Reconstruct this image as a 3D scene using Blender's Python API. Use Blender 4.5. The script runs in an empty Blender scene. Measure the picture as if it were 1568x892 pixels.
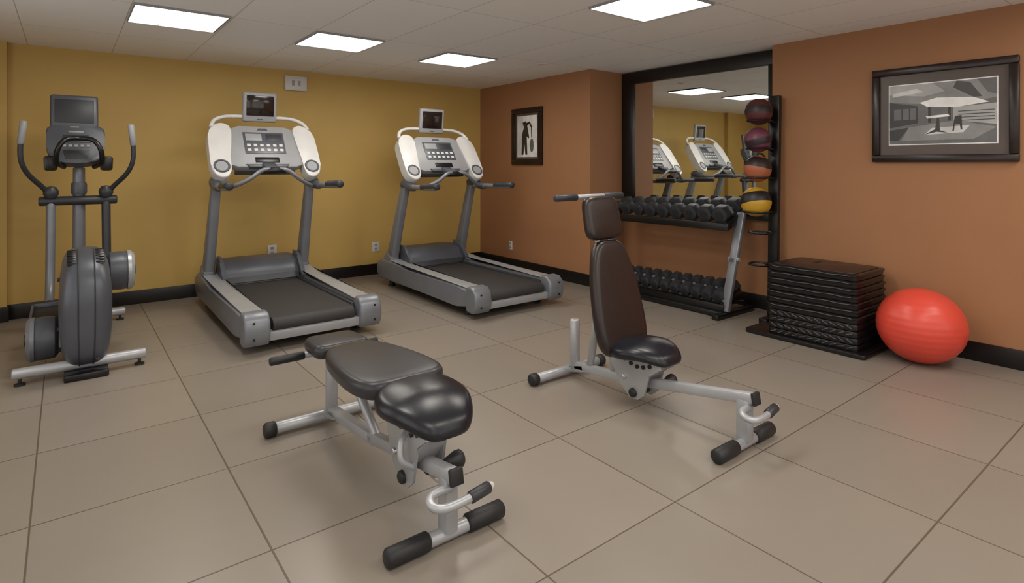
import bpy, bmesh, math, random
from mathutils import Vector, Matrix
random.seed(4)
S=bpy.context.scene
COL=S.collection
def lin(c):
    return tuple(((x/255)/12.92 if x/255<=0.04045 else (((x/255)+0.055)/1.055)**2.4) for x in c)
# ---------------------------------------------------------------- materials
def mat(name,c,rough=.5,metal=0.,bump=0.,bscale=200,var=.06,vscale=6,coat=0.,spec=None):
    m=bpy.data.materials.new(name); m.use_nodes=True
    nt=m.node_tree; b=nt.nodes['Principled BSDF']
    b.inputs['Roughness'].default_value=rough; b.inputs['Metallic'].default_value=metal
    if coat: b.inputs['Coat Weight'].default_value=coat; b.inputs['Coat Roughness'].default_value=.15
    if spec is not None: b.inputs['Specular IOR Level'].default_value=spec
    tc=nt.nodes.new('ShaderNodeTexCoord')
    n=nt.nodes.new('ShaderNodeTexNoise'); n.inputs['Scale'].default_value=vscale; n.inputs['Detail'].default_value=3
    nt.links.new(tc.outputs['Object'],n.inputs['Vector'])
    r=nt.nodes.new('ShaderNodeValToRGB')
    cl=lin(c)
    r.color_ramp.elements[0].position=.3; r.color_ramp.elements[1].position=.7
    r.color_ramp.elements[0].color=tuple(x*(1-var) for x in cl)+(1,)
    r.color_ramp.elements[1].color=tuple(min(1,x*(1+var)) for x in cl)+(1,)
    nt.links.new(n.outputs['Fac'],r.inputs['Fac']); nt.links.new(r.outputs['Color'],b.inputs['Base Color'])
    if bump:
        n2=nt.nodes.new('ShaderNodeTexNoise'); n2.inputs['Scale'].default_value=bscale
        nt.links.new(tc.outputs['Object'],n2.inputs['Vector'])
        bp=nt.nodes.new('ShaderNodeBump'); bp.inputs['Strength'].default_value=bump; bp.inputs['Distance'].default_value=.003
        nt.links.new(n2.outputs['Fac'],bp.inputs['Height']); nt.links.new(bp.outputs['Normal'],b.inputs['Normal'])
    return m
def grid_mat(name,c1,c2,cj,x0,y0,sx,sy,w,rough,bumpd=.004,spec=.5):
    m=bpy.data.materials.new(name); m.use_nodes=True
    nt=m.node_tree; N=nt.nodes; L=nt.links; b=N['Principled BSDF']; b.inputs['Roughness'].default_value=rough
    b.inputs['Specular IOR Level'].default_value=spec
    g=N.new('ShaderNodeNewGeometry'); s=N.new('ShaderNodeSeparateXYZ'); L.new(g.outputs['Position'],s.inputs[0])
    def M(op,a,b_=None):
        n=N.new('ShaderNodeMath'); n.operation=op
        for i,v in enumerate((a,b_)):
            if v is None: continue
            if isinstance(v,(int,float)): n.inputs[i].default_value=v
            else: L.new(v,n.inputs[i])
        return n.outputs[0]
    def ax(o,o0,sc):
        t=M('DIVIDE',M('SUBTRACT',o,o0),sc); fl=M('FLOOR',t); f=M('SUBTRACT',t,fl)
        d=M('MULTIPLY',M('MINIMUM',f,M('SUBTRACT',1.,f)),sc)
        return fl,d
    fx,dx=ax(s.outputs[0],x0,sx); fy,dy=ax(s.outputs[1],y0,sy)
    d=M('MINIMUM',dx,dy)
    j=N.new('ShaderNodeMapRange'); j.inputs['From Min'].default_value=w*.5; j.inputs['From Max'].default_value=w; j.inputs['To Min'].default_value=1; j.inputs['To Max'].default_value=0
    L.new(d,j.inputs['Value'])
    cv=N.new('ShaderNodeCombineXYZ'); L.new(fx,cv.inputs[0]); L.new(fy,cv.inputs[1])
    wn=N.new('ShaderNodeTexWhiteNoise'); wn.noise_dimensions='3D'; L.new(cv.outputs[0],wn.inputs['Vector'])
    nz=N.new('ShaderNodeTexNoise'); nz.inputs['Scale'].default_value=2.2; nz.inputs['Detail'].default_value=6; L.new(g.outputs['Position'],nz.inputs['Vector'])
    mixf=M('ADD',M('MULTIPLY',wn.outputs['Value'],.45),M('MULTIPLY',nz.outputs['Fac'],.55))
    m1=N.new('ShaderNodeMix'); m1.data_type='RGBA'; L.new(mixf,m1.inputs['Factor']); m1.inputs['A'].default_value=lin(c1)+(1,); m1.inputs['B'].default_value=lin(c2)+(1,)
    m2=N.new('ShaderNodeMix'); m2.data_type='RGBA'; L.new(j.outputs[0],m2.inputs['Factor']); L.new(m1.outputs['Result'],m2.inputs['A']); m2.inputs['B'].default_value=lin(cj)+(1,)
    L.new(m2.outputs['Result'],b.inputs['Base Color'])
    nf=N.new('ShaderNodeTexNoise'); nf.inputs['Scale'].default_value=90; L.new(g.outputs['Position'],nf.inputs['Vector'])
    h=M('ADD',M('MULTIPLY',j.outputs[0],-1.),M('MULTIPLY',nf.outputs['Fac'],.06))
    bp=N.new('ShaderNodeBump'); bp.inputs['Strength'].default_value=.6; bp.inputs['Distance'].default_value=bumpd
    L.new(h,bp.inputs['Height']); L.new(bp.outputs['Normal'],b.inputs['Normal'])
    return m
def emis(name,c,st):
    m=bpy.data.materials.new(name); m.use_nodes=True
    b=m.node_tree.nodes['Principled BSDF']; b.inputs['Base Color'].default_value=lin(c)+(1,)
    b.inputs['Emission Color'].default_value=lin(c)+(1,); b.inputs['Emission Strength'].default_value=st
    return m
M_yel=mat('yellow_paint',(200,167,96),.5,bump=.15,bscale=160,var=.03,vscale=2,spec=.35)
M_org=mat('orange_paint',(162,116,82),.55,bump=.15,bscale=160,var=.03,vscale=2,spec=.3)
M_floor=grid_mat('floor_tile',(134,125,115),(147,137,126),(98,86,73),-.11,.76,.7035,.714,.004,.32,spec=.5)
M_ceil=grid_mat('ceiling_tile',(240,240,240),(244,244,244),(196,194,192),.36,2.24,.635,1.22,.004,.85,.002,.2)
M_base=mat('black_baseboard',(20,17,16),.35)
M_black=mat('black_rubber',(34,34,36),.5,bump=.2)
M_bell=mat('dumbbell_rubber',(46,48,53),.42,bump=.2)
M_blk=mat('black_satin',(18,17,18),.3)
M_vinyl=mat('black_vinyl',(24,25,33),.28,bump=.08,bscale=400)
M_vinyl_sheen=mat('black_vinyl_sheen',(48,48,52),.34,bump=.08,bscale=400)  # black vinyl lightened to grey: the top sheen is put into the colour
M_vinyl_refl=mat('black_vinyl_orange_reflection',(42,31,29),.33,bump=.08,bscale=400)  # black vinyl with the orange reflection painted in as brown
M_sil=mat('silver_paint',(178,180,184),.35,.35)
M_chr=mat('brushed_steel',(205,205,208),.25,.8)
M_gry=mat('grey_frame_paint',(126,129,136),.36,.3)
M_mgry=mat('mid_grey_plastic',(82,85,93),.36,.1)
M_dgry=mat('dark_grey_plastic',(50,52,57),.42)
M_lgry=mat('light_grey_plastic',(150,151,154),.42)
M_wht=mat('white_plastic',(208,207,206),.35)
M_belt=mat('treadmill_belt',(54,52,52),.6,bump=.3,bscale=500)
M_scr=mat('screen_glass',(36,26,24),.12)
M_wood=mat('dark_wood_frame',(32,19,17),.28,var=.25,vscale=14)
M_mat1=mat('picture_mat_brown',(84,72,67),.4)
M_paper=mat('white_paper',(225,222,215),.5)
M_red=mat('red_ball_vinyl',(220,76,60),.36,var=.03)
M_panel=emis('light_diffuser',(255,250,241),11.5)
M_addwin=mat('added_window_frame_white',(220,220,218),.4)  # frames of the added, unseen windows
M_mir=bpy.data.materials.new('mirror_glass'); M_mir.use_nodes=True
b=M_mir.node_tree.nodes['Principled BSDF']; b.inputs['Base Color'].default_value=(.86,.88,.86,1); b.inputs['Metallic'].default_value=1; b.inputs['Roughness'].default_value=.01
# ---------------------------------------------------------------- mesh helpers
class G:
    def __init__(s,name,loc=(0,0,0),rz=0):
        s.e=bpy.data.objects.new(name,None); s.e.empty_display_size=.1
        s.e.location=loc; s.e.rotation_euler=(0,0,rz); COL.objects.link(s.e)
def put(name,bm,m,par=None,ang=40,smooth=True):
    bmesh.ops.recalc_face_normals(bm,faces=bm.faces)
    me=bpy.data.meshes.new(name); bm.to_mesh(me); bm.free()
    if smooth:
        me.polygons.foreach_set('use_smooth',[True]*len(me.polygons)); me.set_sharp_from_angle(angle=math.radians(ang))
    me.materials.append(m)
    o=bpy.data.objects.new(name,me); COL.objects.link(o)
    if par: o.parent=par.e
    return o
def R(rx=0,ry=0,rz=0):
    return Matrix.Rotation(rz,4,'Z')@Matrix.Rotation(ry,4,'Y')@Matrix.Rotation(rx,4,'X')
def T(v): return Matrix.Translation(Vector(v))
def bm_box(bm,size,mtx,bev=0,seg=2,taper=None):
    r=bmesh.ops.create_cube(bm,size=1); vs=r['verts']
    for v in vs:
        k=(v.co.z+.5); fx=fy=1
        if taper: fx=1+(taper[0]-1)*k; fy=1+(taper[1]-1)*k
        v.co=Vector((v.co.x*size[0]*fx,v.co.y*size[1]*fy,v.co.z*size[2]))
    if bev>0:
        es=list({e for v in vs for e in v.link_edges})
        r=bmesh.ops.bevel(bm,geom=es,offset=bev,segments=seg,profile=.5,affect='EDGES')
        vs=list({v for f in r['faces'] for v in f.verts}|{v for v in vs if v.is_valid})
    for v in vs: v.co=mtx@v.co
def box(name,size,loc,m,par=None,rot=(0,0,0),bev=.006,seg=2,mtx=None,taper=None):
    bm=bmesh.new(); mm=T(loc)@R(*rot)
    if mtx is not None: mm=mtx@mm
    bm_box(bm,size,mm,min(bev,min(size)*.49),seg,taper); return put(name,bm,m,par)
def rng(name,x0,x1,y0,y1,z0,z1,m,par=None,bev=.0):
    return box(name,(x1-x0,y1-y0,z1-z0),((x0+x1)/2,(y0+y1)/2,(z0+z1)/2),m,par,bev=bev)
def beam(name,p0,p1,w,d,m,par=None,taper=None,bev=.01,seg=2):
    p0=Vector(p0);p1=Vector(p1); z=(p1-p0); L=z.length; z.normalize()
    x=Vector((1,0,0))
    if abs(z.dot(x))>.95: x=Vector((0,1,0))
    y=z.cross(x).normalized(); x=y.cross(z)
    mm=Matrix(((x.x,y.x,z.x,0),(x.y,y.y,z.y,0),(x.z,y.z,z.z,0),(0,0,0,1)))
    bm=bmesh.new(); bm_box(bm,(w,d,L),T((p0+p1)/2)@mm,bev,seg,taper); return put(name,bm,m,par)
def bm_prism(bm,pts,c0,c1,mtx,bev=0,seg=2):
    a=[bm.verts.new((p[0],p[1],c0)) for p in pts]; b_=[bm.verts.new((p[0],p[1],c1)) for p in pts]
    f=[bm.faces.new(a[::-1]),bm.faces.new(b_)]
    n=len(pts)
    for i in range(n): bm.faces.new((a[i],a[(i+1)%n],b_[(i+1)%n],b_[i]))
    vs=a+b_
    if bev:
        es=list({e for ff in f for e in ff.edges})
        r=bmesh.ops.bevel(bm,geom=es,offset=bev,segments=seg,profile=.5,affect='EDGES')
        vs=list({v for ff in r['faces'] for v in ff.verts}|{v for v in vs if v.is_valid})
    for v in vs: v.co=mtx@v.co
MYZ=Matrix(((0,0,1,0),(1,0,0,0),(0,1,0,0),(0,0,0,1)))  # (a,b,c)->(c,a,b)
def prism(name,pts,c0,c1,m,par=None,mtx=Matrix(),bev=.006,seg=2):
    bm=bmesh.new(); bm_prism(bm,pts,c0,c1,mtx,bev,seg); return put(name,bm,m,par)
def cat(pts,sub=6,closed=False):
    P=[Vector(p) for p in pts]; n=len(P); out=[]
    rr=range(n) if closed else range(n-1)
    for i in rr:
        if closed: a,b_,c,d=P[(i-1)%n],P[i],P[(i+1)%n],P[(i+2)%n]
        else: a,b_,c,d=P[max(i-1,0)],P[i],P[i+1],P[min(i+2,n-1)]
        for k in range(sub):
            t=k/sub
            out.append(.5*((2*b_)+(c-a)*t+(2*a-5*b_+4*c-d)*t*t+(3*b_-a-3*c+d)*t**3))
    if not closed: out.append(P[-1])
    return out
def bm_tube(bm,P,rad,n=14,mtx=Matrix(),cap=True,closed=False):
    P=[Vector(p) for p in P]; N=len(P)
    rs=rad if isinstance(rad,(list,tuple)) else [rad]*N
    if cap and not closed:
        d0=(P[0]-P[1]).normalized(); d1=(P[-1]-P[-2]).normalized(); e0=rs[0]*.25; e1=rs[-1]*.25
        P=[P[0]]+[P[0]-d0*e0]+P[1:-1]+[P[-1]-d1*e1]+[P[-1]] if N>2 else [P[0],P[0]-d0*e0,P[1]-d1*e1,P[1]]
        rs=[rs[0]*.75,rs[0]]+list(rs[1:-1])+[rs[-1],rs[-1]*.75] if N>2 else [rs[0]*.75,rs[0],rs[1],rs[1]*.75]
        N=len(P)
    t=(P[1]-P[0]).normalized(); u=t.orthogonal().normalized(); rings=[]
    for i in range(N):
        if closed: tn=(P[(i+1)%N]-P[i-1]).normalized()
        else: tn=(P[min(i+1,N-1)]-P[max(i-1,0)]).normalized()
        u=(u-tn*u.dot(tn)).normalized(); v=tn.cross(u)
        rings.append([bm.verts.new(mtx@(P[i]+(u*math.cos(2*math.pi*k/n)+v*math.sin(2*math.pi*k/n))*rs[i])) for k in range(n)])
    for i in range(N if closed else N-1):
        a,b_=rings[i],rings[(i+1)%N]
        for k in range(n): bm.faces.new((a[k],a[(k+1)%n],b_[(k+1)%n],b_[k]))
    if not closed: bm.faces.new(rings[0][::-1]); bm.faces.new(rings[-1])
def tube(name,pts,r,m,par=None,sm=False,n=14,closed=False,mtx=Matrix()):
    P=cat(pts,6,closed) if sm else pts
    if isinstance(r,(list,tuple)) and sm:
        k=len(pts)-1; rr=[]
        for i in range(len(P)):
            t=i/(len(P)-1)*k; a=int(min(t,k-1)); rr.append(r[a]+(r[a+1]-r[a])*(t-a))
        r=rr
    bm=bmesh.new(); bm_tube(bm,P,r,n,mtx,True,closed); return put(name,bm,m,par,ang=50)
def lathe(name,prof,m,par=None,mtx=Matrix(),n=32):
    bm=bmesh.new(); rings=[]
    for r,z in prof:
        if r<1e-6: rings.append([bm.verts.new(mtx@Vector((0,0,z)))])
        else: rings.append([bm.verts.new(mtx@Vector((r*math.cos(2*math.pi*k/n),r*math.sin(2*math.pi*k/n),z))) for k in range(n)])
    for a,b_ in zip(rings[:-1],rings[1:]):
        if len(a)==1 and len(b_)==1: continue
        for k in range(n):
            k2=(k+1)%n
            if len(a)==1: bm.faces.new((a[0],b_[k2],b_[k]))
            elif len(b_)==1: bm.faces.new((a[k],a[k2],b_[0]))
            else: bm.faces.new((a[k],a[k2],b_[k2],b_[k]))
    return put(name,bm,m,par)
MX=Matrix(((0,0,1,0),(0,1,0,0),(-1,0,0,0),(0,0,0,1))) # local z -> world x
def pad(name,L,wf,th,m,par=None,mtx=Matrix(),p=5,er=None,dome=.008,warp=None,n=32):
    er=er or th*.48
    out=[]
    ys=[-math.cos(math.pi*i/n) for i in range(n+1)]
    for s in ys: out.append(Vector((wf(s)*(max(0,1-abs(s)**p))**(1/p),s*L/2)))
    left=[Vector((-q.x,q.y)) for q in out[::-1][1:-1]]
    O=out+left; k=len(O); nor=[]
    for i in range(k):
        t=(O[(i+1)%k]-O[i-1]); nor.append(Vector((t.y,-t.x)).normalized())
    prof=[]
    for j in range(5):
        a=-math.pi/2+j*math.pi/8; prof.append((er*(1-math.cos(a)),-th/2+er+er*math.sin(a)))
    for j in range(5):
        a=j*math.pi/8; prof.append((er*(1-math.cos(a)),th/2-er+er*math.sin(a)))
    bm=bmesh.new()
    def ring(off,z,sc=1):
        r=[]
        for i in range(k):
            q=(O[i]-nor[i]*off)*sc; c=Vector((q.x,q.y,z))
            if warp: c=warp(c)
            r.append(bm.verts.new(mtx@c))
        return r
    rings=[ring(er,-th/2,.5)]+[ring(o,z) for o,z in prof]+[ring(er,th/2+dome*f,sc) for f,sc in((.3,.85),(.7,.6),(1,.3))]
    for a,b_ in zip(rings[:-1],rings[1:]):
        for i in range(k): bm.faces.new((a[i],a[(i+1)%k],b_[(i+1)%k],b_[i]))
    for rr,z in((rings[0],-th/2),(rings[-1],th/2+dome)):
        c=Vector((0,0,z)); c=warp(c) if warp else c
        cv=bm.verts.new(mtx@c)
        for i in range(k): bm.faces.new((rr[i],rr[(i+1)%k],cv))
    return put(name,bm,m,par,ang=70)
# ---------------------------------------------------------------- room
H=2.5
rng('floor',-1.6,5.6,-3.1,7.0,-.1,0,M_floor)
rng('ceiling',-1.6,5.6,-3.1,7.0,H,H+.1,M_ceil)
rng('wall_back',-1.6,5.6,6.9,7.0,0,H,M_yel)
rng('wall_back_pillar',-1.5,-.415,6.82,6.9,0,H,M_yel)
def wall_light_openings(name,fix,a0,a1,added_wins,m,axis):  # wall with openings added to let fill daylight into the room
    zlo,zhi=.35,2.35
    def seg(nm,p0,p1,z0,z1):
        if axis=='x': rng(nm,fix[0],fix[1],p0,p1,z0,z1,m)
        else: rng(nm,p0,p1,fix[0],fix[1],z0,z1,m)
    seg(name,a0,a1,0,zlo); seg(name+'_header',a0,a1,zhi,H)
    prev=a0
    for i,(s,e) in enumerate(added_wins+[(a1,a1)]):
        if s>prev: seg(name+'_pier',prev,s,zlo,zhi)
        prev=e
    for i,(s,e) in enumerate(added_wins):
        c=(fix[0]+fix[1])/2; g=G('added_window_1',(0,0,0))  # made-up window, out of view, added for its light
        def fr(nm,p0,p1,z0,z1):
            if axis=='x': rng(nm,c-.03,c+.03,p0,p1,z0,z1,M_addwin,g,.004)
            else: rng(nm,p0,p1,c-.03,c+.03,z0,z1,M_addwin,g,.004)
        fr('sill',s,e,zlo,zlo+.05); fr('head',s,e,zhi-.05,zhi)
        fr('jamb_a',s,s+.05,zlo+.05,zhi-.05); fr('jamb_b',e-.05,e,zlo+.05,zhi-.05); fr('mullion',(s+e)/2-.025,(s+e)/2+.025,zlo+.05,zhi-.05)
wall_light_openings('wall_left',(-1.6,-1.5),-3,6.9,[(-2.4,-.2),(.3,2.5),(3.0,5.0)],M_yel,'x')
wall_light_openings('wall_front',(-3.1,-3.0),-1.6,5.6,[(-1.1,1.1),(1.5,3.4),(3.5,4.9)],M_org,'y')  # openings added behind the camera to brighten foreground and ceiling
rng('wall_right_corner',4.77,5.6,4.68,6.9,0,H,M_org)
rng('wall_right_alcove',5.35,5.6,2.72,4.68,0,H,M_org)
rng('wall_right',5.15,5.6,-3,2.72,0,H,M_org)
bh=.135; t=.018
rng('baseboard_back',-.415,4.77,6.9-t,6.9,0,bh,M_base,bev=.003)
rng('baseboard_pillar',-1.5,-.4,6.82-t,6.82,0,bh,M_base,bev=.003)
rng('baseboard_left',-1.5,-1.5+t,-3,6.8,0,bh,M_base,bev=.003)
rng('baseboard_front',-1.48,5.13,-3,-3+t,0,bh,M_base,bev=.003)
rng('baseboard_right_corner',4.77-t,4.77,4.68,6.88,0,bh,M_base,bev=.003)
rng('baseboard_corner_return',4.77-t,5.35,4.68-t,4.68,0,bh,M_base,bev=.003)
rng('baseboard_alcove',5.35-t,5.35,2.72,4.66,0,bh,M_base,bev=.003)
rng('baseboard_right',5.15-t,5.15,-2.98,2.72,0,bh,M_base,bev=.003)
for cx,cy in ((.665,4.94),(1.935,5.01),(3.235,5.10),(.665,2.54),(1.935,2.54),(3.18,2.54),(.665,.1),(1.935,.1),(3.2,.1),(4.47,.1),(.665,-1.9),(3.2,-1.9)):
    g=G('ceiling_light',(cx,cy,H))
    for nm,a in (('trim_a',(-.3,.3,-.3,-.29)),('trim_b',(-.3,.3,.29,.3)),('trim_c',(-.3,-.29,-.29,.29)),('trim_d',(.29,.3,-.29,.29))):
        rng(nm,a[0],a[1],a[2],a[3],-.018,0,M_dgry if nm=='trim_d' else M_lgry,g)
    rng('diffuser',-.29,.29,-.29,.29,-.012,-.002,M_panel,g)
    bm=bmesh.new()
    for i in (-1,1): bm_box(bm,(.004,.58,.003),T((i*.097,0,-.0135)),0)
    put('diffuser_ribs',bm,M_lgry,g)
g=G('fire_sprinkler',(4.1,4.75,H)); lathe('plate',[(0,-.012),(.03,-.012),(.04,-.006),(.04,0),(0,0)],M_wht,g)
# mirror
g=G('wall_mirror',(5.35,0,0))
y0,y1,z0,z1=2.73,4.675,.86,2.49
rng('glass',-.015,0,y0+.1,y1-.1,z0+.05,z1-.05,M_mir,g)
rng('frame_top',-.045,0,y0,y1,z1-.135,z1,M_base,g,.005)
rng('frame_bottom',-.045,0,y0,y1,z0,z0+.1,M_base,g,.005)
rng('frame_left',-.045,0,y1-.165,y1,z0+.1,z1-.135,M_base,g,.005)
rng('frame_right',-.045,0,y0,y0+.115,z0+.1,z1-.135,M_base,g,.005)
# pictures
def picture(name,x,ya,yb,za,zb,fw):
    g=G(name,(x,(ya+yb)/2,(za+zb)/2)); w=(yb-ya)/2; h=(zb-za)/2
    def f(nm,a,b_,c,d): 
        rng(nm,-.035,0,a,b_,c,d,M_wood,g,.008)
    f('frame_top',-w,w,h-fw,h); f('frame_bottom',-w,w,-h,-h+fw); f('frame_left',w-fw,w,-h+fw,h-fw); f('frame_right',-w,-w+fw,-h+fw,h-fw)
    return g,w,h
def flat(nm,pts,x,m,g):
    bm=bmesh.new(); vs=[bm.verts.new((x,-p[0],p[1])) for p in pts]; bm.faces.new(vs); 
    return put(nm,bm,m,g,smooth=False)
def gg(n,v): return mat('photo_grey_'+n,(v,v,v),.35,var=.15,vscale=9)
K={v:gg(str(v),v) for v in (20,45,70,100,135,170,205,235)}
g,w,h=picture('framed_photograph',5.148,.975,1.88,1.42,2.15,.055)
rng('mat_board',-.012,0,-w+.05,w-.05,-h+.05,h-.05,M_mat1,g)
def q(a,b_,c,d): return [(a,c),(b_,c),(b_,d),(a,d)]
# image content: black-and-white interior, pale ceiling canopy, central pedestal table, dark left bay, slatted bench at right
flat('photo_border',q(-.338,.338,-.235,.235),-.0135,K[235],g)
flat('photo_ground',q(-.33,.33,-.227,.227),-.0145,K[100],g)
flat('hall_ceiling',[(-.33,.227),(.33,.227),(.33,.09),(.1,.05),(-.33,.10)],-.0150,K[135],g)
flat('ceiling_canopy',[(-.33,.227),(-.05,.227),(.03,.16),(-.1,.13),(-.33,.16)],-.0153,K[170],g)
flat('canopy_light',[(-.13,.085),(-.02,.115),(.2,.10),(.29,.06),(.1,.035),(-.08,.05)],-.0158,K[235],g)
flat('canopy_light_b',[(-.31,.165),(-.15,.195),(-.1,.165),(-.31,.14)],-.0158,K[205],g)
flat('far_wall',[(-.33,.10),(-.14,.06),(-.14,-.07),(-.33,-.1)],-.0156,K[45],g)
flat('far_wall_mid',[(-.14,.05),(.08,.035),(.08,-.06),(-.14,-.07)],-.0155,K[100],g)
flat('far_wall_b',[(.08,.035),(.33,.05),(.33,-.1),(.08,-.06)],-.0156,K[170],g)
for i,(a,b_) in enumerate(((-.3,-.25),(-.24,-.2),(-.19,-.155))): flat('window_band',q(a,b_,-.04,.045),-.016,K[100],g)
for i in range(4): flat('bench_line',q(.11,.32,-.0-.022*i,.006-.022*i),-.0162,K[70],g)
flat('column_a',q(-.075,-.055,-.07,.05),-.0161,K[45],g); flat('column_b',q(.05,.066,-.06,.04),-.0161,K[45],g)
flat('dark_shape',[(.10,.227),(.18,.21),(.25,.10),(.2,.10),(.08,.18)],-.016,K[70],g)
flat('dark_shape_b',[(.22,.227),(.33,.227),(.33,.11),(.28,.13)],-.016,K[100],g)
flat('ground_light',[(-.2,-.1),(.1,-.06),(.33,-.12),(.2,-.2),(-.25,-.2)],-.0156,K[135],g)
flat('ground_glare',[(-.05,-.11),(.18,-.10),(.14,-.15),(-.1,-.16)],-.0159,K[205],g)
flat('ground_dark',[(-.33,-.12),(-.2,-.1),(-.27,-.2),(-.33,-.2)],-.0158,K[45],g)
flat('table_top',[(-.09,-.02),(.05,-.012),(.06,-.028),(-.08,-.038)],-.0165,K[235],g)
flat('table_leg',[(-.02,-.035),(-.005,-.035),(.0,-.13),(.05,-.15),(-.02,-.14),(-.10,-.16),(-.03,-.12)],-.0166,K[45],g)
flat('chair_back',[(.09,-.03),(.13,-.025),(.135,-.13),(.125,-.13),(.12,-.09),(.09,-.09),(.085,-.14),(.075,-.14)],-.0166,K[45],g)
g,w,h=picture('framed_print',4.768,5.50,6.12,1.4,2.14,.07)
rng('mat_board',-.012,0,-w+.05,w-.05,-h+.05,h-.05,M_mat1,g)
flat('print_paper',q(-.20,.20,-.27,.27),-.0135,K[235],g)
flat('print_shade',q(-.20,-.08,-.27,.27),-.0142,K[205],g)
flat('athlete_body',[(-.11,-.24),(-.1,.02),(-.06,.12),(-.09,.18),(-.02,.2),(.01,.13),(.03,.06),(.05,-.02),(.03,-.03),(.0,.0),(-.0,-.06),(.01,-.24),(-.03,-.24),(-.05,-.1),(-.07,-.24)],-.0155,K[45],g)
flat('athlete_arm',[(-.03,.17),(.06,.19),(.1,.13),(.105,-.02),(.09,-.02),(.085,.11),(.05,.16),(.0,.13)],-.016,K[45],g)
flat('weight',[(.1+.04*math.cos(a*.524),-.12+.09*math.sin(a*.524)) for a in range(12)],-.016,K[100],g)
# wall plates
g=G('thermostat_box',(2.13,6.9,2.35)); rng('box',-.125,.125,-.045,0,-.085,.085,M_wht,g,.008)
rng('grille',-.05,-.02,-.048,-.044,-.03,.03,M_lgry,g); rng('grille_b',.02,.05,-.048,-.044,-.03,.03,M_lgry,g)
for i,(X,Z) in enumerate(((3.14,.35),(1.87,.42))):
    g=G('wall_outlet',(X,6.9,Z)); rng('plate',-.05,.05,-.012,0,-.06,.06,M_wht,g,.004)
    for zz in(-.025,.025): rng('socket',-.018,.018,-.015,-.011,zz-.015,zz+.015,M_lgry,g,.002)
g=G('wall_outlet',(4.77,6.17,.31)); rng('plate',-.012,0,-.035,.035,-.06,.06,M_wht,g,.004)
for zz in(-.025,.025): rng('socket',-.015,-.011,-.016,.016,zz-.015,zz+.015,M_lgry,g,.002)

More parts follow.
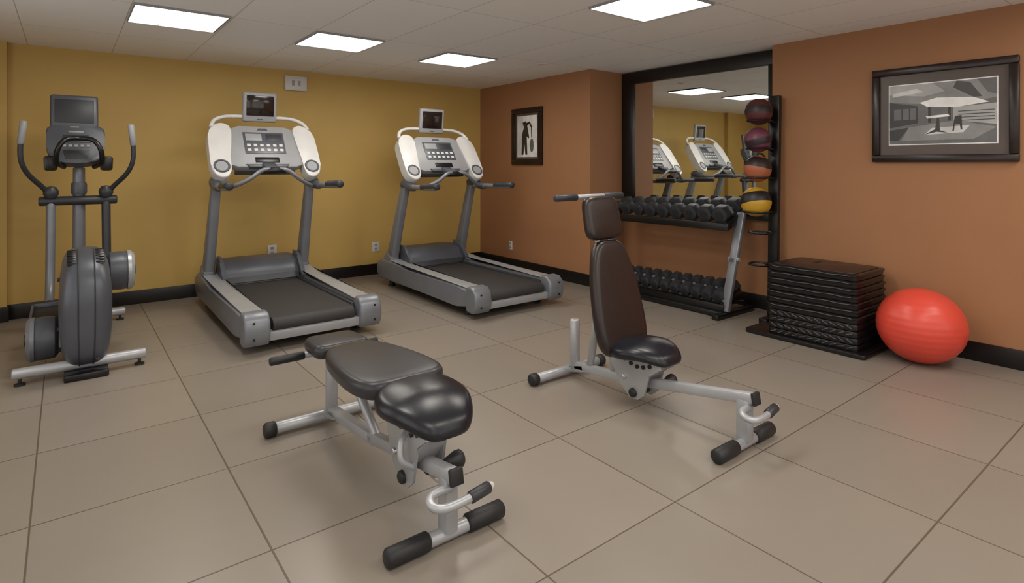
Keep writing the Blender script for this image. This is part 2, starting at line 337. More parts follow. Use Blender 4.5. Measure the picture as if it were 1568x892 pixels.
# ---------------------------------------------------------------- treadmill
def treadmill(loc,rz=0,zs=1):
    g=G('treadmill',loc,rz); g.e.scale=(1,1,zs)
    for s,nm in((-1,'left'),(1,'right')):
        rp=[(.06,.10),(.06,.27),(.3,.275),(1.3,.28),(1.62,.31),(1.92,.33),(2.03,.28),(2.05,.15),(1.95,.09),(.3,.085)]
        c=sorted((s*.365,s*.53)); prism('side_rail_'+nm,rp,c[0],c[1],M_gry,g,MYZ,bev=.03,seg=3)
        c=sorted((s*.36,s*.51)); prism('rail_top_'+nm,[(.12,.27),(.12,.29),(1.3,.295),(1.62,.325),(1.9,.345),(1.9,.30)],c[0],c[1],M_sil,g,MYZ,bev=.012)
        cp=[(-.03,.11),(-.04,.16),(-.03,.25),(.02,.30),(.10,.305),(.13,.28),(.13,.07),(.05,.055),(-.0,.065)]
        c=sorted((s*.35,s*.535)); prism('end_cap_'+nm,cp,c[0],c[1],M_gry,g,MYZ,bev=.02,seg=3)
        for zz in(.12,.24): lathe('cap_bolt',[(0,0),(.009,0),(.009,.006),(0,.006)],M_blk,g,T((s*.47,-.033,zz))@R(math.pi/2),n=12)
        for yy in(.25,1.85): lathe('foot',[(0,0),(.04,0),(.045,.01),(.03,.03),(.03,.09),(0,.09)],M_black,g,T((s*.42,yy,0)),n=16)
        beam('upright_'+nm,(s*.455,1.80,.26),(s*.435,1.47,1.26),.10,.13,M_gry,g,(.8,.7),bev=.02,seg=3)
        beam('upright_shoe_'+nm,(s*.455,1.84,.24),(s*.455,1.76,.40),.125,.2,M_gry,g,(.9,.75),bev=.025,seg=3)
        tube('upright_joint_'+nm,[(s*.435,1.52,1.22),(s*.445,1.44,1.24),(s*.455,1.33,1.20),(s*.46,1.22,1.19)],[.055,.06,.045,.03],M_mgry,g,True)
        tube('side_handrail_'+nm,[(s*.46,1.35,1.2),(s*.465,1.2,1.2),(s*.47,1.0,1.2),(s*.475,.74,1.21)],[.028,.028,.028,.03],M_gry,g,True)
        tube('side_grip_'+nm,[(s*.47,1.05,1.21),(s*.475,.72,1.22)],[.034,.034],M_dgry,g)
        prism('hood_wing_'+nm,[(1.40,.28),(1.50,.34),(1.58,.46),(1.66,.50),(1.76,.50),(1.8,.3)],*sorted((s*.345,s*.385)),M_mgry,g,MYZ,bev=.015)
    rng('deck',-.37,.37,.10,1.62,.09,.20,M_blk,g,.01)
    belt=[(1.6,.19),(.10,.19)]+[(.07-.0-.055*math.sin(a*math.pi/6),.185+.055*math.cos(a*math.pi/6)) for a in range(5,-1,-1)]+[(1.6,.24)]
    prism('running_belt',belt,-.32,.32,M_belt,g,MYZ,bev=.004)
    for s in(-1,1): rng('foot_strip',min(s*.32,s*.37),max(s*.32,s*.37),.1,1.55,.19,.255,M_dgry,g,.008)
    rng('rear_roller_guard',-.36,.36,.0,.10,.08,.15,M_lgry,g,.015)
    rng('underbody_shadow_box',-.36,.36,.25,1.95,.03,.12,M_blk,g,.01)  # black box standing in for the shadow under the deck
    prism('motor_hood',[(1.52,.22),(1.55,.33),(1.62,.42),(1.74,.46),(1.92,.455),(2.03,.38),(2.05,.12),(1.52,.12)],-.36,.36,M_mgry,g,MYZ,bev=.02,seg=3)
    prism('hood_lip',[(1.53,.25),(1.545,.31),(1.50,.26)],-.33,.33,M_dgry,g,MYZ,bev=.003)
    U=Vector((0,.539,.842)); Nn=Vector((0,-.842,.539)); O=Vector((0,1.32,1.28))
    C=Matrix(((1,U.x,Nn.x,O.x),(0,U.y,Nn.y,O.y),(0,U.z,Nn.z,O.z),(0,0,0,1)))
    for s,nm in((-1,'left'),(1,'right')):
        w=[(.485,.50),(.50,.42),(.505,.12),(.475,.02),(.42,-.02),(.36,0),(.335,.07),(.325,.2),(.29,.5),(.31,.57),(.37,.60),(.44,.57)]
        w=[(p.x,p.y) for p in cat([(s*a,b_,0) for a,b_ in w],3,True)]
        prism('console_wing_'+nm,w,-.07,.045,M_wht,g,C,bev=.014,seg=3)
        lathe('cup_ring_'+nm,[(.048,0),(.068,0),(.072,.006),(.066,.012),(.056,.012),(.05,.004)],M_mgry,g,C@T((s*.415,.10,.043)))
        lathe('cup_disc_'+nm,[(0,.006),(.054,.006),(.054,0),(0,0)],M_lgry,g,C@T((s*.415,.10,.043)))
    prism('console_panel',[(-.34,.13),(-.27,.10),(.27,.10),(.34,.13),(.30,.54),(.22,.58),(-.22,.58),(-.30,.54)],-.05,.03,M_lgry,g,C,bev=.012)
    prism('display_panel',[(-.19,.25),(.19,.25),(.19,.50),(-.19,.50)],.028,.036,M_mgry,g,C,bev=.004)
    prism('display_window',[(-.17,.40),(-.02,.40),(-.02,.48),(-.17,.48)],.034,.039,M_lgry,g,C,bev=.002)
    prism('display_window_b',[(.02,.40),(.17,.40),(.17,.48),(.02,.48)],.034,.039,M_dgry,g,C,bev=.002)
    bm=bmesh.new()
    for i in range(6):
        for j in range(2): bm_box(bm,(.034,.03,.008),C@T((-.15+.06*i,.29+.055*j,.037)),.003)
    put('keypad_buttons',bm,M_wht,g)
    prism('logo_badge',[(-.05,.525),(.05,.525),(.04,.55),(-.04,.55)],.028,.034,M_mgry,g,C,bev=.002)
    prism('accessory_tray',[(-.17,.09),(.17,.09),(.2,.125),(-.2,.125)],.0,.045,M_mgry,g,C,bev=.006)
    prism('stop_key_slot',[(-.11,.15),(.11,.15),(.11,.205),(-.11,.205)],.028,.036,M_blk,g,C,bev=.01)
    prism('console_back',[(-.28,.10),(.28,.10),(.25,.54),(-.25,.54)],-.14,-.05,M_mgry,g,C,bev=.03)
    for s in(-1,1):
        tube('ergo_bar',[(s*.43,1.45,1.2),(s*.40,1.32,1.19),(s*.33,1.2,1.21),(s*.22,1.14,1.27),(s*.12,1.13,1.345),(s*.04,1.15,1.36)],.02,M_gry,g,True)
        tube('arch_tube',[(s*.46,1.60,1.76),(s*.42,1.66,1.83),(s*.33,1.69,1.87),(s*.22,1.70,1.88),(s*.12,1.70,1.88)],.019,M_wht,g,True)
    tube('ergo_hub',[(-.10,1.15,1.345),(.10,1.15,1.345)],[.03,.03],M_blk,g)
    beam('ergo_stem',(0,1.17,1.34),(0,1.36,1.40),.12,.05,M_mgry,g)
    box('screen_mount',(.30,.06,.06),(0,1.70,1.87),M_wht,g,bev=.02)
    box('screen_mount_stem',(.10,.06,.14),(0,1.72,1.92),M_mgry,g)
    TM=T((0,1.68,1.98))@R(math.radians(5))
    box('television',(.325,.055,.30),(0,0,0),M_lgry,g,mtx=TM,bev=.02,seg=3)
    box('television_screen',(.262,.008,.205),(0,-.027,.015),M_scr,g,mtx=TM,bev=.004)
    box('television_badge',(.06,.006,.012),(0,-.028,-.12),M_mgry,g,mtx=TM,bev=.002)
    return g
treadmill((1.555,4.5,0)); treadmill((3.41,4.27,0),0,.965)

# ---------------------------------------------------------------- benches
def bench(loc,rz,mode):
    g=G('weight_bench',loc,rz)
    tube('front_foot_bar',[(-.22,0,.032),(.22,0,.032)],[.026,.026],M_sil,g)
    for s in(-1,1):
        tube('front_foot_grip',[(s*.08,0,.034),(s*.25,0,.034)],[.034,.034],M_black,g,n=18)
    beam('front_post',(0,0,.04),(0,.0,.25),.055,.07,M_sil,g,bev=.012)
    hz=.04
    tube('pull_handle',[(.0,-.03,.175+hz),(-.07,-.03,.175+hz),(-.105,-.05,.17+hz),(-.105,-.085,.16+hz),(-.07,-.105,.155+hz),(0,-.105,.155+hz),(.05,-.10,.155+hz)],.016,M_sil,g,True)
    tube('pull_handle_grip',[(.03,-.102,.155+hz),(.125,-.09,.16+hz)],[.022,.022],M_dgry,g)
    tube('pull_handle_tip',[(.123,-.09,.16+hz),(.143,-.088,.161+hz)],[.016,.013],M_wht,g)
    def bzf(y): return .262-(y+.05)*.176 if y<.66 else .137-(y-.66)*.10
    beam('main_beam',(0,-.05,bzf(-.05)),(0,.69,bzf(.66)-.004),.05,.055,M_sil,g,bev=.014)
    beam('main_beam_rear',(0,.63,bzf(.66)),(0,1.24,bzf(1.24)),.05,.055,M_sil,g,bev=.014)
    beam('beam_cap',(0,-.068,.265),(0,-.048,.2615),.056,.061,M_black,g,bev=.006)
    tube('rear_foot_bar',[(-.30,1.26,.038),(.30,1.26,.038)],[.03,.03],M_sil,g)
    for s in(-1,1): tube('rear_foot_cap',[(s*.27,1.26,.038),(s*.33,1.26,.038)],[.038,.038],M_black,g)
    tube('rear_post',[(0,1.2,.06),(0,1.2,.385)],[.032,.032],M_sil,g,n=18)
    beam('rear_gusset',(0,1.26,.05),(0,1.10,.09),.05,.05,M_sil,g)
    if mode=='flat':
        sy,sz,st=.20,.46,math.radians(3); hinge=Vector((0.01,.355,.41)); ang=math.radians(-1.5); px=.03; pw=.008
    else:
        sy,sz,st=.62,.355,math.radians(-6); hinge=Vector((-.02,.81,.27)); ang=math.radians(77); px=.01; pw=0
    bz=bzf(sy)
    for s in(-1,1):
        pl=[(sy-.15,sz-.04),(sy-.16,sz-.09),(sy-.08,sz-.14),(sy-.05,bz-.05),(sy+.0,bz-.09),(sy+.06,bz-.09),(sy+.13,bz-.03),(sy+.20,hinge.z-.05),(sy+.21,hinge.z-.01),(sy+.14,sz-.04)]
        prism('carriage_plate',pl,*sorted((s*.055,s*.067)),M_sil,g,MYZ,bev=.003)
        for a in range(5): lathe('plate_bolt',[(0,0),(.012,0),(.012,.008),(0,.008)],M_blk,g,T((s*.067,sy-.09+.045*a,sz-.085-.022*math.sin(a*.8)))@MX@Matrix.Scale(s,4,(0,0,1)),n=12)
        tube('carriage_roller',[(s*.03,sy+.03,bz-.055),(s*.085,sy+.03,bz-.055)],[.026,.026],M_black,g)
        tube('carriage_axle',[(s*.03,sy+.1,bz+.02),(s*.08,sy+.1,bz+.02)],[.014,.014],M_chr,g)
    beam('carriage_web',(0,sy-.14,sz-.07),(0,sy-.03,bz+.02),.115,.012,M_sil,g,bev=.003)
    tube('adjust_knob',[(.04,sy-.11,bz+.02),(.095,sy-.11,bz+.02),(.12,sy-.11,bz+.02)],[.018,.034,.034],M_black,g)
    tube('seat_lever',[(.06,sy-.12,sz-.06),(.11,sy-.13,sz-.08),(.12,sy-.06,sz-.12),(.08,sy-.01,sz-.13)],.012,M_chr,g,True)
    if mode=='flat': tube('seat_lever_b',[(-.06,sy+.0,sz-.10),(-.10,sy-.02,sz-.13),(-.11,sy-.04,sz-.19),(-.06,sy-.05,sz-.23)],.012,M_sil,g,True)
    box('seat_base',(.20,.22,.03),(0,sy+.02,sz-.045),M_blk,g,rot=(st,0,0))
    def sw(c):
        y=c.y; f=max(0,-y-.0); return Vector((c.x,y,c.z-1.9*f*f-.75*c.x*c.x))
    pad('seat_pad',.38,lambda s:.176+.042*s-.02*max(0,s)**2+.012*math.cos(s*3),.068,M_vinyl,g,T((px,sy,sz))@R(st),p=3.6,dome=.008,warp=sw)
    ca,sa=math.cos(ang),math.sin(ang)
    B=Matrix(((1,0,0,hinge.x),(0,ca,-sa,hinge.y),(0,sa,ca,hinge.z),(0,0,0,1)))
    mv=M_vinyl_sheen if mode=='flat' else M_vinyl_refl
    beam('back_spine',B@Vector((-hinge.x,-.06,-.015)),B@Vector((-hinge.x,.94,-.015)),.05,.05,M_sil,g)
    box('back_cross_a',(.22,.05,.012),(0,.15,.012),M_blk,g,mtx=B); box('back_cross_b',(.2,.05,.012),(0,.55,.012),M_blk,g,mtx=B)
    L=.68
    pad('back_pad',L,lambda s:.178+pw-.038*s+.016*math.cos(s*2),.078,mv,g,B@T((px*.5,.33,.056))@R(0,0,px*.6),p=4.5,dome=.006,er=.03)
    pad('head_pad',.27,lambda s:.145-.006*s,.07,mv,g,B@T((0,.81,.054)),p=5,dome=.005,er=.028)
    tube('top_handle_bar',[B@Vector((-.15,.955,-.015)),B@Vector((.15,.955,-.015))],[.017,.017],M_sil,g)
    for s in(-1,1): tube('top_handle_grip',[B@Vector((s*.12,.955,-.015)),B@Vector((s*.30,.955,-.015))],[.022,.022],M_dgry if mode!='flat' else M_black,g)
    if mode!='flat':
        tube('support_strut',[B@Vector((0,.42,-.03)),(0,1.06,.12)],[.024,.024],M_sil,g)
        tube('support_strut_sleeve',[B@Vector((0,.2,-.03)),(0,.86,.13)],[.02,.02],M_sil,g)
    else:
        tube('support_strut',[(0,.95,.38),(0,.62,.15)],[.022,.022],M_sil,g)
        tube('support_strut_b',[(.05,.66,.38),(.03,.42,.19)],[.016,.016],M_sil,g)
    return g
bench((1.125,1.84,0),math.radians(-.3),'flat')
bench((2.65,1.54,0),0,'incline')

# ---------------------------------------------------------------- elliptical
def elliptical(loc):
    g=G('elliptical_trainer',loc)
    for nm,y,w in(('rear',.03,.36),('front',1.52,.34)):
        tube(nm+'_stabilizer',[(-w,y,.075),(w,y,.075)],[.035,.035],M_sil,g,n=18)
        for s in(-1,1):
            lathe(nm+'_leveler',[(0,0),(.03,0),(.03,.012),(.01,.018),(.01,.05),(0,.05)],M_black,g,T((s*(w-.04),y,0)),n=16)
    rng('base_rail',-.06,.06,.0,1.5,.045,.11,M_mgry,g,.015)
    rng('rear_skid',-.10,.14,-.11,.16,0,.045,M_blk,g,.01)
    cy,cz,ry,rz=.335,.418,.425,.39
    bm=bmesh.new(); n=72; rings=[]
    prof=[(.0,.150),(.5,.149),(.78,.142),(.90,.128),(.96,.105),(.99,.075),(1,.04),(1,-.04),(.99,-.075),(.96,-.105),(.90,-.128),(.78,-.142),(.5,-.149),(0,-.150)]
    def se(a):
        c,s_=math.cos(a),math.sin(a); p=2.6 if s_>0 else 4.2
        return math.copysign(abs(c)**(2/p),c),math.copysign(abs(s_)**(2/p),s_)
    for k,(r,x) in enumerate(prof):
        if r==0: rings.append([bm.verts.new((x+.02,cy,cz))]); continue
        row=[]
        for i in range(n):
            yy,zz=se(2*math.pi*i/n)
            tx=1-.22*max(0,-zz*r)**2-.16*max(0,zz*r)**2
            row.append(bm.verts.new((x*tx+.02,cy+ry*r*yy,cz+rz*r*zz)))
        rings.append(row)
    for a,b_ in zip(rings[:-1],rings[1:]):
        for i in range(n):
            j=(i+1)%n
            if len(a)==1: bm.faces.new((a[0],b_[j],b_[i]))
            elif len(b_)==1: bm.faces.new((a[i],a[j],b_[0]))
            else: bm.faces.new((a[i],a[j],b_[j],b_[i]))
    put('flywheel_housing',bm,M_mgry,g,ang=60)
    def rim(a,off=.0):
        yy,zz=se(a); return (cy+(ry+off)*yy,cz+(rz+off)*zz)
    bm=bmesh.new()
    for s in(-1,1):
        P=[(.02+s*.045*(1-.22*max(0,-(rim(math.radians(d))[1]-cz)/rz)**2),)+rim(math.radians(d),.001) for d in range(95,262,3)]
        bm_tube(bm,P,.004,8)
    put('housing_seams',bm,M_dgry,g)
    bm=bmesh.new()
    for s in(-1,1):
        for i in range(6):
            a=math.radians(98+i*6); y,z=rim(a,-.006)
            bm_box(bm,(.05,.02,.010),T((.02+s*.078,y,z))@R(math.radians(25+6*i),0,0),.003)
    put('housing_vents',bm,M_blk,g)
    bm=bmesh.new()
    for (yy,zz) in ((.02,.30),(.1,.62),(.12,.14)): bm_tube(bm,[(-.115,yy+.1,zz),(-.135,yy+.1,zz)],.014,14)
    bm_tube(bm,[(.08,-.085,.12),(.08,-.10,.12)],.012,14)
    put('housing_screws',bm,M_dgry,g)
    for s,y,z in((1,.50,.60),(-1,.30,.215)):
        mm=T((s*.14+.012,y,z))@(MX if s>0 else MX@R(math.pi))
        lathe('crank_pod',[(0,0),(.115,0),(.14,.02),(.145,.08),(.14,.13),(.125,.155),(.09,.165),(0,.165)],M_mgry,g,mm)
        lathe('crank_pod_rim',[(.125,.13),(.147,.128),(.147,.15),(.125,.172),(.09,.174),(.09,.165)],M_gry if s<0 else M_sil,g,mm)
        lathe('crank_pod_hub',[(0,.186),(.035,.184),(.045,.172),(.045,.160),(0,.160)],M_dgry,g,mm)
        fy,fz=(1.12,.40) if s>0 else (1.02,.26)
        beam('pedal_arm',(s*.215,y+.05,z-.02),(s*.20,fy,fz),.065,.08,M_mgry,g,bev=.018,seg=3)
        fx=s*.20; py=(y+fy)/2+.12; pz=(z+fz)/2+.045
        box('pedal',(.17,.36,.03),(fx,py,pz),M_black,g,rot=(math.radians(-14 if s>0 else 3),0,0),bev=.012)
        box('pedal_rim',(.18,.03,.08),(fx,py+.18,pz+.01),M_mgry,g,bev=.012)
        box('pedal_side_lip',(.018,.32,.06),(fx+s*.088,py,pz+.012),M_mgry,g,rot=(math.radians(-14 if s>0 else 3),0,0),bev=.008)
        m_=M_gry if s<0 else M_dgry
        tube('swing_arm',[(s*.195,fy+.02,fz),(s*.19,1.25,.55 if s>0 else .45),(s*.185,1.30,1.12)],[.028,.032,.033],m_,g,True)
        lathe('swing_arm_joint',[(0,-.035),(.045,-.035),(.052,0),(.045,.035),(0,.035)],M_dgry,g,T((s*.195,fy+.04,fz+.02))@MX)
        tube('moving_handle',[(s*.185,1.29,1.14),(s*.24,1.24,1.22),(s*.32,1.14,1.32),(s*.36,1.08,1.42),(s*.365,1.06,1.55),(s*.345,1.05,1.74)],[.02,.02,.019,.018,.018,.018],M_dgry,g,True)
        tube('handle_grip',[(s*.366,1.06,1.56),(s*.345,1.05,1.74)],[.024,.024],M_lgry,g)
        lathe('pivot_ball',[(0,-.055),(.035,-.045),(.052,-.015),(.052,.015),(.035,.045),(0,.055)],M_dgry,g,T((s*.185,1.28,1.17)))
    tube('pivot_crossbar',[(-.265,1.30,1.10),(.265,1.30,1.10)],[.038,.038],M_dgry,g,n=18)
    tube('front_mast',[(0,1.46,.08),(0,1.38,.7),(0,1.32,1.38)],[.05,.045,.042],M_gry,g,True,n=18)
    box('mast_shroud',(.15,.18,.24),(0,1.42,.17),M_mgry,g,bev=.03,taper=(.7,.7))
    lathe('mast_collar',[(0,-.05),(.05,-.05),(.056,-.03),(.056,.03),(.05,.05),(0,.05)],M_mgry,g,T((0,1.32,1.2)))
    CM=T((-.02,1.24,1.40))@R(math.radians(-22))
    XZ=Matrix(((1,0,0,0),(0,0,-1,0),(0,1,0,0),(0,0,0,1)))
    pts=cat([(-.13,0,0),(.13,0,0),(.185,.10,0),(.195,.19,0),(.16,.33,0),(-.16,.33,0),(-.195,.19,0),(-.185,.10,0)],4,True)
    prism('console_body',[(p.x,p.y) for p in pts],-.03,.07,M_mgry,g,CM@XZ,bev=.015,seg=3)
    prism('console_display',[(-.10,.17),(.10,.17),(.085,.24),(-.085,.24)],.068,.075,M_dgry,g,CM@XZ,bev=.003)
    bm=bmesh.new()
    for i in range(5): bm_box(bm,(.026,.022,.008),CM@XZ@T((-.08+.04*i,.14,.072)),.003)
    put('console_buttons',bm,M_lgry,g)
    prism('console_logo',[(-.05,.26),(.05,.26),(.05,.275),(-.05,.275)],.068,.074,M_lgry,g,CM@XZ,bev=.002)
    prism('console_grille',[(-.07,.02),(.07,.02),(.09,.10),(-.09,.10)],.066,.073,M_dgry,g,CM@XZ,bev=.003)
    tube('pulse_bar',[(-.10,1.23,1.38),(-.145,1.10,1.42),(-.14,1.04,1.52),(-.09,1.06,1.60),(0,1.10,1.615),(.09,1.06,1.60),(.14,1.04,1.52),(.145,1.10,1.42),(.10,1.23,1.38)],.019,M_blk,g,True)
    for s in(-1,1): box('bottle_holder',(.085,.10,.12),(s*.185,1.22,1.41),M_blk,g,bev=.02,taper=(1.1,1.1))
    TM=T((-.03,1.34,1.825))@R(math.radians(-8))
    box('television',(.325,.06,.32),(0,0,0),M_mgry,g,mtx=TM,bev=.02,seg=3)
    box('television_screen',(.265,.008,.20),(0,-.029,.02),M_dgry,g,mtx=TM,bev=.004)
    box('television_badge',(.06,.006,.01),(0,-.031,-.115),M_lgry,g,mtx=TM,bev=.002)
    return g
elliptical((.09,4.77,0))

# ---------------------------------------------------------------- dumbbell rack
ya,yb=2.97,4.50
g=G('dumbbell_rack',(0,0,0))
tilt=math.radians(-16)
for nm,y in(('near',ya),('far',yb)):
    beam('upright_'+nm,(4.78,y,.05),(5.06,y,.95),.05,.08,M_gry,g,bev=.012)
    box('foot_'+nm,(.62,.07,.05),(4.92,y,.025),M_blk,g,bev=.01)
    box('shelf_bracket_'+nm,(.36,.03,.09),(5.0,y+(.03 if nm=='near' else -.03),.87),M_blk,g,rot=(0,tilt,0),bev=.01)
    box('shelf_bracket_low_'+nm,(.34,.03,.08),(4.93,y+(.03 if nm=='near' else -.03),.14),M_blk,g,rot=(0,tilt,0),bev=.01)
    beam('brace_'+nm,(4.80,y,.13),(5.10,y,.10),.03,.03,M_blk,g)
    lathe('shelf_bolt_'+nm,[(0,-.05),(.02,-.05),(.02,.05),(0,.05)],M_sil,g,T((4.93,y,.52))@R(math.pi/2),n=14)
    box('mid_bracket_'+nm,(.1,.02,.03),(4.88,y,.52),M_gry,g,bev=.004)
for z,x in((.865,5.0),(.125,4.93)):
    for k,dx in enumerate((-.11,.11)):
        beam('tray_rail',(x+dx,ya+.02,z+(dx*.287)),(x+dx,yb-.02,z+dx*.287),.05,.03,M_blk,g,bev=.006)
    box('tray_front_lip',(.02,yb-ya,.07),(x-.17,(ya+yb)/2,z-.045),M_blk,g,bev=.005)
box('floor_rail',(.05,yb-ya,.05),(4.74,(ya+yb)/2,.03),M_blk,g,bev=.01)
g=G('dumbbell_set',(0,0,0))
bh_=bmesh.new(); bg=bmesh.new(); be=bmesh.new()
def dumb(x,y,z,r,L,hl):
    mm=T((x,y,z))@R(0,tilt,0)
    for s in(-1,1):
        c0,c1=sorted((s*L/2,s*(L/2-hl)))
        hexa=[(r*math.cos(math.radians(60*k+30)),r*math.sin(math.radians(60*k+30))) for k in range(6)]
        bm_prism(bh_,[(p[0],p[1]) for p in hexa],c0,c1,mm@MX.copy(),bev=r*.16,seg=2)
        e0=s*L/2; rr=r*.45
        bm_tube(be,[(e0,0,0),(e0+s*.003,0,0)],rr,18,mm,cap=False)
    bm_tube(bg,[(-L/2+hl*.7,0,0),(L/2-hl*.7,0,0)],.016,10,mm)
n=9
for i in range(n):
    y=ya+.10+i*(yb-ya-.2)/(n-1); r=.088-.0025*i
    dumb(5.0,y,.882+r*.93+.003,r,.34-.008*i,.125-.003*i)
n=12
for i in range(n):
    y=ya+.08+i*(yb-ya-.16)/(n-1); r=.066-.001*i
    dumb(4.93,y,.142+r*.93+.003,r,.31-.006*i,.12-.003*i)
put('hex_heads',bh_,M_bell,g,ang=30); put('handles',bg,M_chr,g); put('end_badges',be,M_black,g)

# ---------------------------------------------------------------- medicine ball rack
PX,PY=5.06,2.64
g=G('medicine_ball_rack',(PX,PY,0))
beam('post',(-.05,0,.03),(0,0,2.02),.05,.09,M_blk,g,bev=.006)
box('base_foot',(.30,.08,.05),(-.08,.0,.025),M_blk,g,bev=.01)
box('base_foot_cross',(.07,.13,.05),(0,.0,.025),M_blk,g,bev=.01)
balls=[((-.185,.06,1.87),.118),((-.20,.06,1.62),.112),((-.205,.06,1.365),.118),((-.215,.07,1.07),.13)]
for (c,r) in balls:
    c=Vector(c)
    tube('cradle_ring',[c+Vector((r*.84*math.cos(a),r*.84*math.sin(a),-r*.68)) for a in [2*math.pi*k/24 for k in range(24)]],.009,M_blk,g,closed=True,n=8)
    tube('cradle_arm',[(-.02,0,c.z-r*.68-.01),tuple(c+Vector((r*.68,-r*.55,-r*.68)))],[.012,.012],M_blk,g)
    tube('cradle_arm_b',[(-.02,.03,c.z-r*.68+.0),tuple(c+Vector((r*.8,.03,-r*.68)))],[.01,.01],M_blk,g)
for z in(.80,.52):
    tube('cradle_ring_empty',[(-.20+.09*math.cos(a),.04+.09*math.sin(a),z) for a in [2*math.pi*k/24 for k in range(24)]],.009,M_blk,g,closed=True,n=8)
    tube('cradle_arm_empty',[(-.03,0,z-.01),(-.13,.03,z)],[.012,.012],M_blk,g)
def ballmat(nm,c,c2,tiltv,bw=.032,off=0):
    m=mat(nm,c,.42,bump=.3,bscale=260); nt=m.node_tree; N=nt.nodes; L=nt.links; bs=N['Principled BSDF']
    src=bs.inputs['Base Color'].links[0].from_socket
    tc=N.new('ShaderNodeTexCoord'); vm=N.new('ShaderNodeVectorMath'); vm.operation='DOT_PRODUCT'; vm.inputs[1].default_value=tiltv
    L.new(tc.outputs['Object'],vm.inputs[0])
    sb=N.new('ShaderNodeMath'); sb.operation='SUBTRACT'; L.new(vm.outputs['Value'],sb.inputs[0]); sb.inputs[1].default_value=off
    ab=N.new('ShaderNodeMath'); ab.operation='ABSOLUTE'; L.new(sb.outputs[0],ab.inputs[0])
    lt=N.new('ShaderNodeMath'); lt.operation='LESS_THAN'; L.new(ab.outputs[0],lt.inputs[0]); lt.inputs[1].default_value=bw
    mx=N.new('ShaderNodeMix'); mx.data_type='RGBA'; L.new(lt.outputs[0],mx.inputs['Factor']); L.new(src,mx.inputs['A']); mx.inputs['B'].default_value=lin(c2)+(1,)
    L.new(mx.outputs['Result'],bs.inputs['Base Color']); return m
bms=[ballmat('medball_maroon',(80,38,38),(38,26,28),(.2,.1,.97)),ballmat('medball_purple',(104,52,70),(46,32,38),(-.1,.2,.97),.03,-.02),
     ballmat('medball_orange',(160,92,62),(38,28,28),(.2,-.1,.96),.045,.05),ballmat('medball_yellow',(190,148,44),(26,23,25),(.15,.25,.95),.045,.03)]
for (c,r),m in zip(balls,bms):
    bm=bmesh.new(); bmesh.ops.create_uvsphere(bm,u_segments=40,v_segments=24,radius=r)
    for v in bm.verts:
        if abs(abs(v.co.z)-.034)<.008: v.co*= .985
    o=put('medicine_ball',bm,m,None,ang=60); o.location=(PX+c[0],PY+c[1],c[2])

# ---------------------------------------------------------------- aerobic steps
g=G('aerobic_step_stack',(4.80,2.10,0))
def rr(w,d,r,n=4):
    P=[]
    for cx,cy,a0 in((w-r,d-r,0),(-w+r,d-r,90),(-w+r,-d+r,180),(w-r,-d+r,270)):
        for k in range(n+1):
            a=math.radians(a0+90*k/n); P.append((cx+r*math.cos(a),cy+r*math.sin(a)))
    return P
M_step=mat('step_black_plastic',(20,18,19),.28)
M_stepe=mat('step_rib_highlight_grey',(88,88,94),.3)  # grey for the ribs and for the painted edge highlights
M_steptop=mat('step_top_rubber',(44,29,26),.32,bump=.3)
prism('floor_board',rr(.29,.46,.03),0,.035,M_step,g,T((-.01,.06,0)),bev=.008)
z=.035; W=.272; D=.345
bmr=bmesh.new()
for i in range(4):
    h_=.050; off=random.uniform(-.004,.004)
    prism('riser_layer',rr(W-.008,D-.008,.03),z,z+h_-.004,M_step,g,T((off,off,0)),bev=.008)
    prism('riser_gap',rr(W-.02,D-.02,.03),z+h_-.006,z+h_,M_step,g,bev=0)
    for k in range(11):
        y=-D+.06+k*(2*D-.12)/10
        bm_box(bmr,(.006,.05,.007),T((-W+.007+off,y,z+h_*.5))@R(math.radians((24 if (i%2) else -24)+8*math.sin(k*1.3+i)),0,0),.002)
    z+=h_
put('riser_ribs',bmr,M_stepe,g)
N_=7; dz=(.595-z)/N_
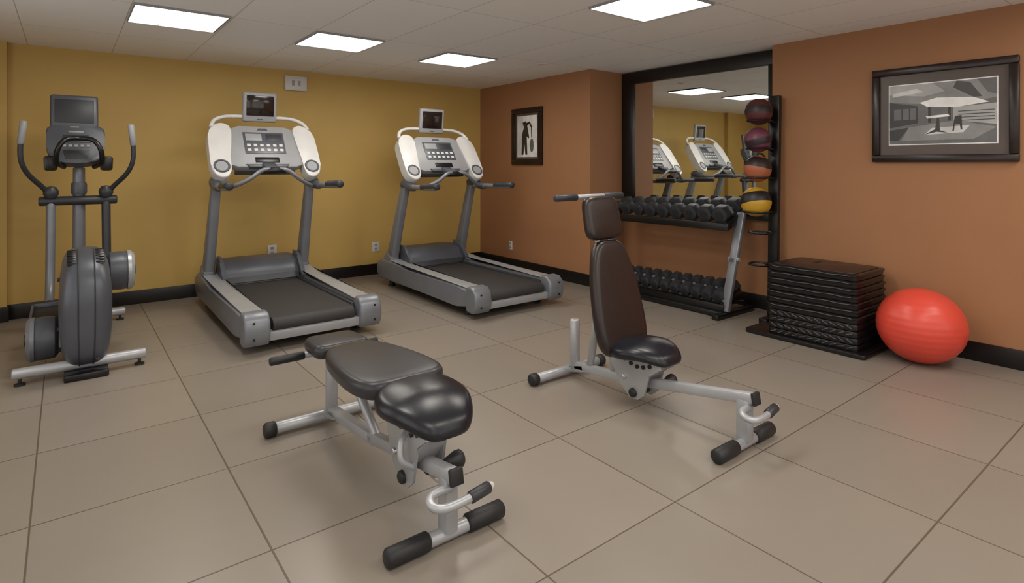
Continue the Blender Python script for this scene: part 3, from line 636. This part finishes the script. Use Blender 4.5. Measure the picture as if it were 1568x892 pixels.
for i in range(N_):
    k=i/N_; w=W-.008*k; d=D-.012*k; off=.004*math.sin(i*2.1)
    bm=bmesh.new()
    secs=[(rr(w-.008,d-.008,.035),0),(rr(w-.004,d-.004,.035),.12),(rr(w-.001,d-.001,.035),.62),(rr(w+.006,d+.006,.04),.7),(rr(w+.006,d+.006,.04),.9),(rr(w-.002,d-.002,.035),1)]
    Rr=[[bm.verts.new((p[0]+off,p[1],z+dz*f)) for p in ps] for ps,f in secs]; n=len(Rr[0])
    for a,b_ in zip(Rr[:-1],Rr[1:]):
        for q_ in range(n): bm.faces.new((a[q_],a[(q_+1)%n],b_[(q_+1)%n],b_[q_]))
    bm.faces.new(Rr[0][::-1]); bm.faces.new(Rr[-1])
    put('step_platform',bm,M_step,g,ang=25)
    bm=bmesh.new(); P=[Vector((-w-.007+off,-d+.04+j*(2*d-.08)/24,z+dz*.78+.0025*math.sin(j*.8+i))) for j in range(25)]  # thin wavy grey line painting the gloss highlight along the step edge
    bm_tube(bm,P,.0028,6); put('step_edge_highlight',bm,M_stepe,g)
    z+=dz
prism('top_mat',rr(W-.03,D-.04,.03),z-.001,z+.006,M_steptop,g,bev=.002)
box('carry_slot',(.12,.03,.006),(.1,.1,z+.006),M_blk,g,bev=.002)

# ---------------------------------------------------------------- exercise ball
bm=bmesh.new(); bmesh.ops.create_uvsphere(bm,u_segments=96,v_segments=96,radius=.266)
for v in bm.verts:
    r=v.co.normalized(); k=1+.0025*math.cos(r.z*38) if abs(r.z)<.85 else 1
    v.co=Vector((v.co.x*k*1.02,v.co.y*k*1.02,v.co.z*k*.975))
o=put('exercise_ball',bm,M_red,None,ang=80); o.location=(4.80,1.45,.26)

# ---------------------------------------------------------------- world & camera
w=bpy.data.worlds.new('World'); S.world=w; w.use_nodes=True
w.node_tree.nodes['Background'].inputs[0].default_value=(1,.98,.95,1); w.node_tree.nodes['Background'].inputs[1].default_value=1.25
cam=bpy.data.cameras.new('Camera'); co=bpy.data.objects.new('Camera',cam); COL.objects.link(co)
cam.sensor_width=36; cam.lens=881/1568*36; cam.shift_y=-194/1568; cam.clip_start=.05
co.location=(0,0,1.4); co.rotation_euler=(math.pi/2,0,-math.atan2(.613,.790)); S.camera=co
S.view_settings.view_transform='Standard'; S.view_settings.look='None'; S.view_settings.exposure=.26
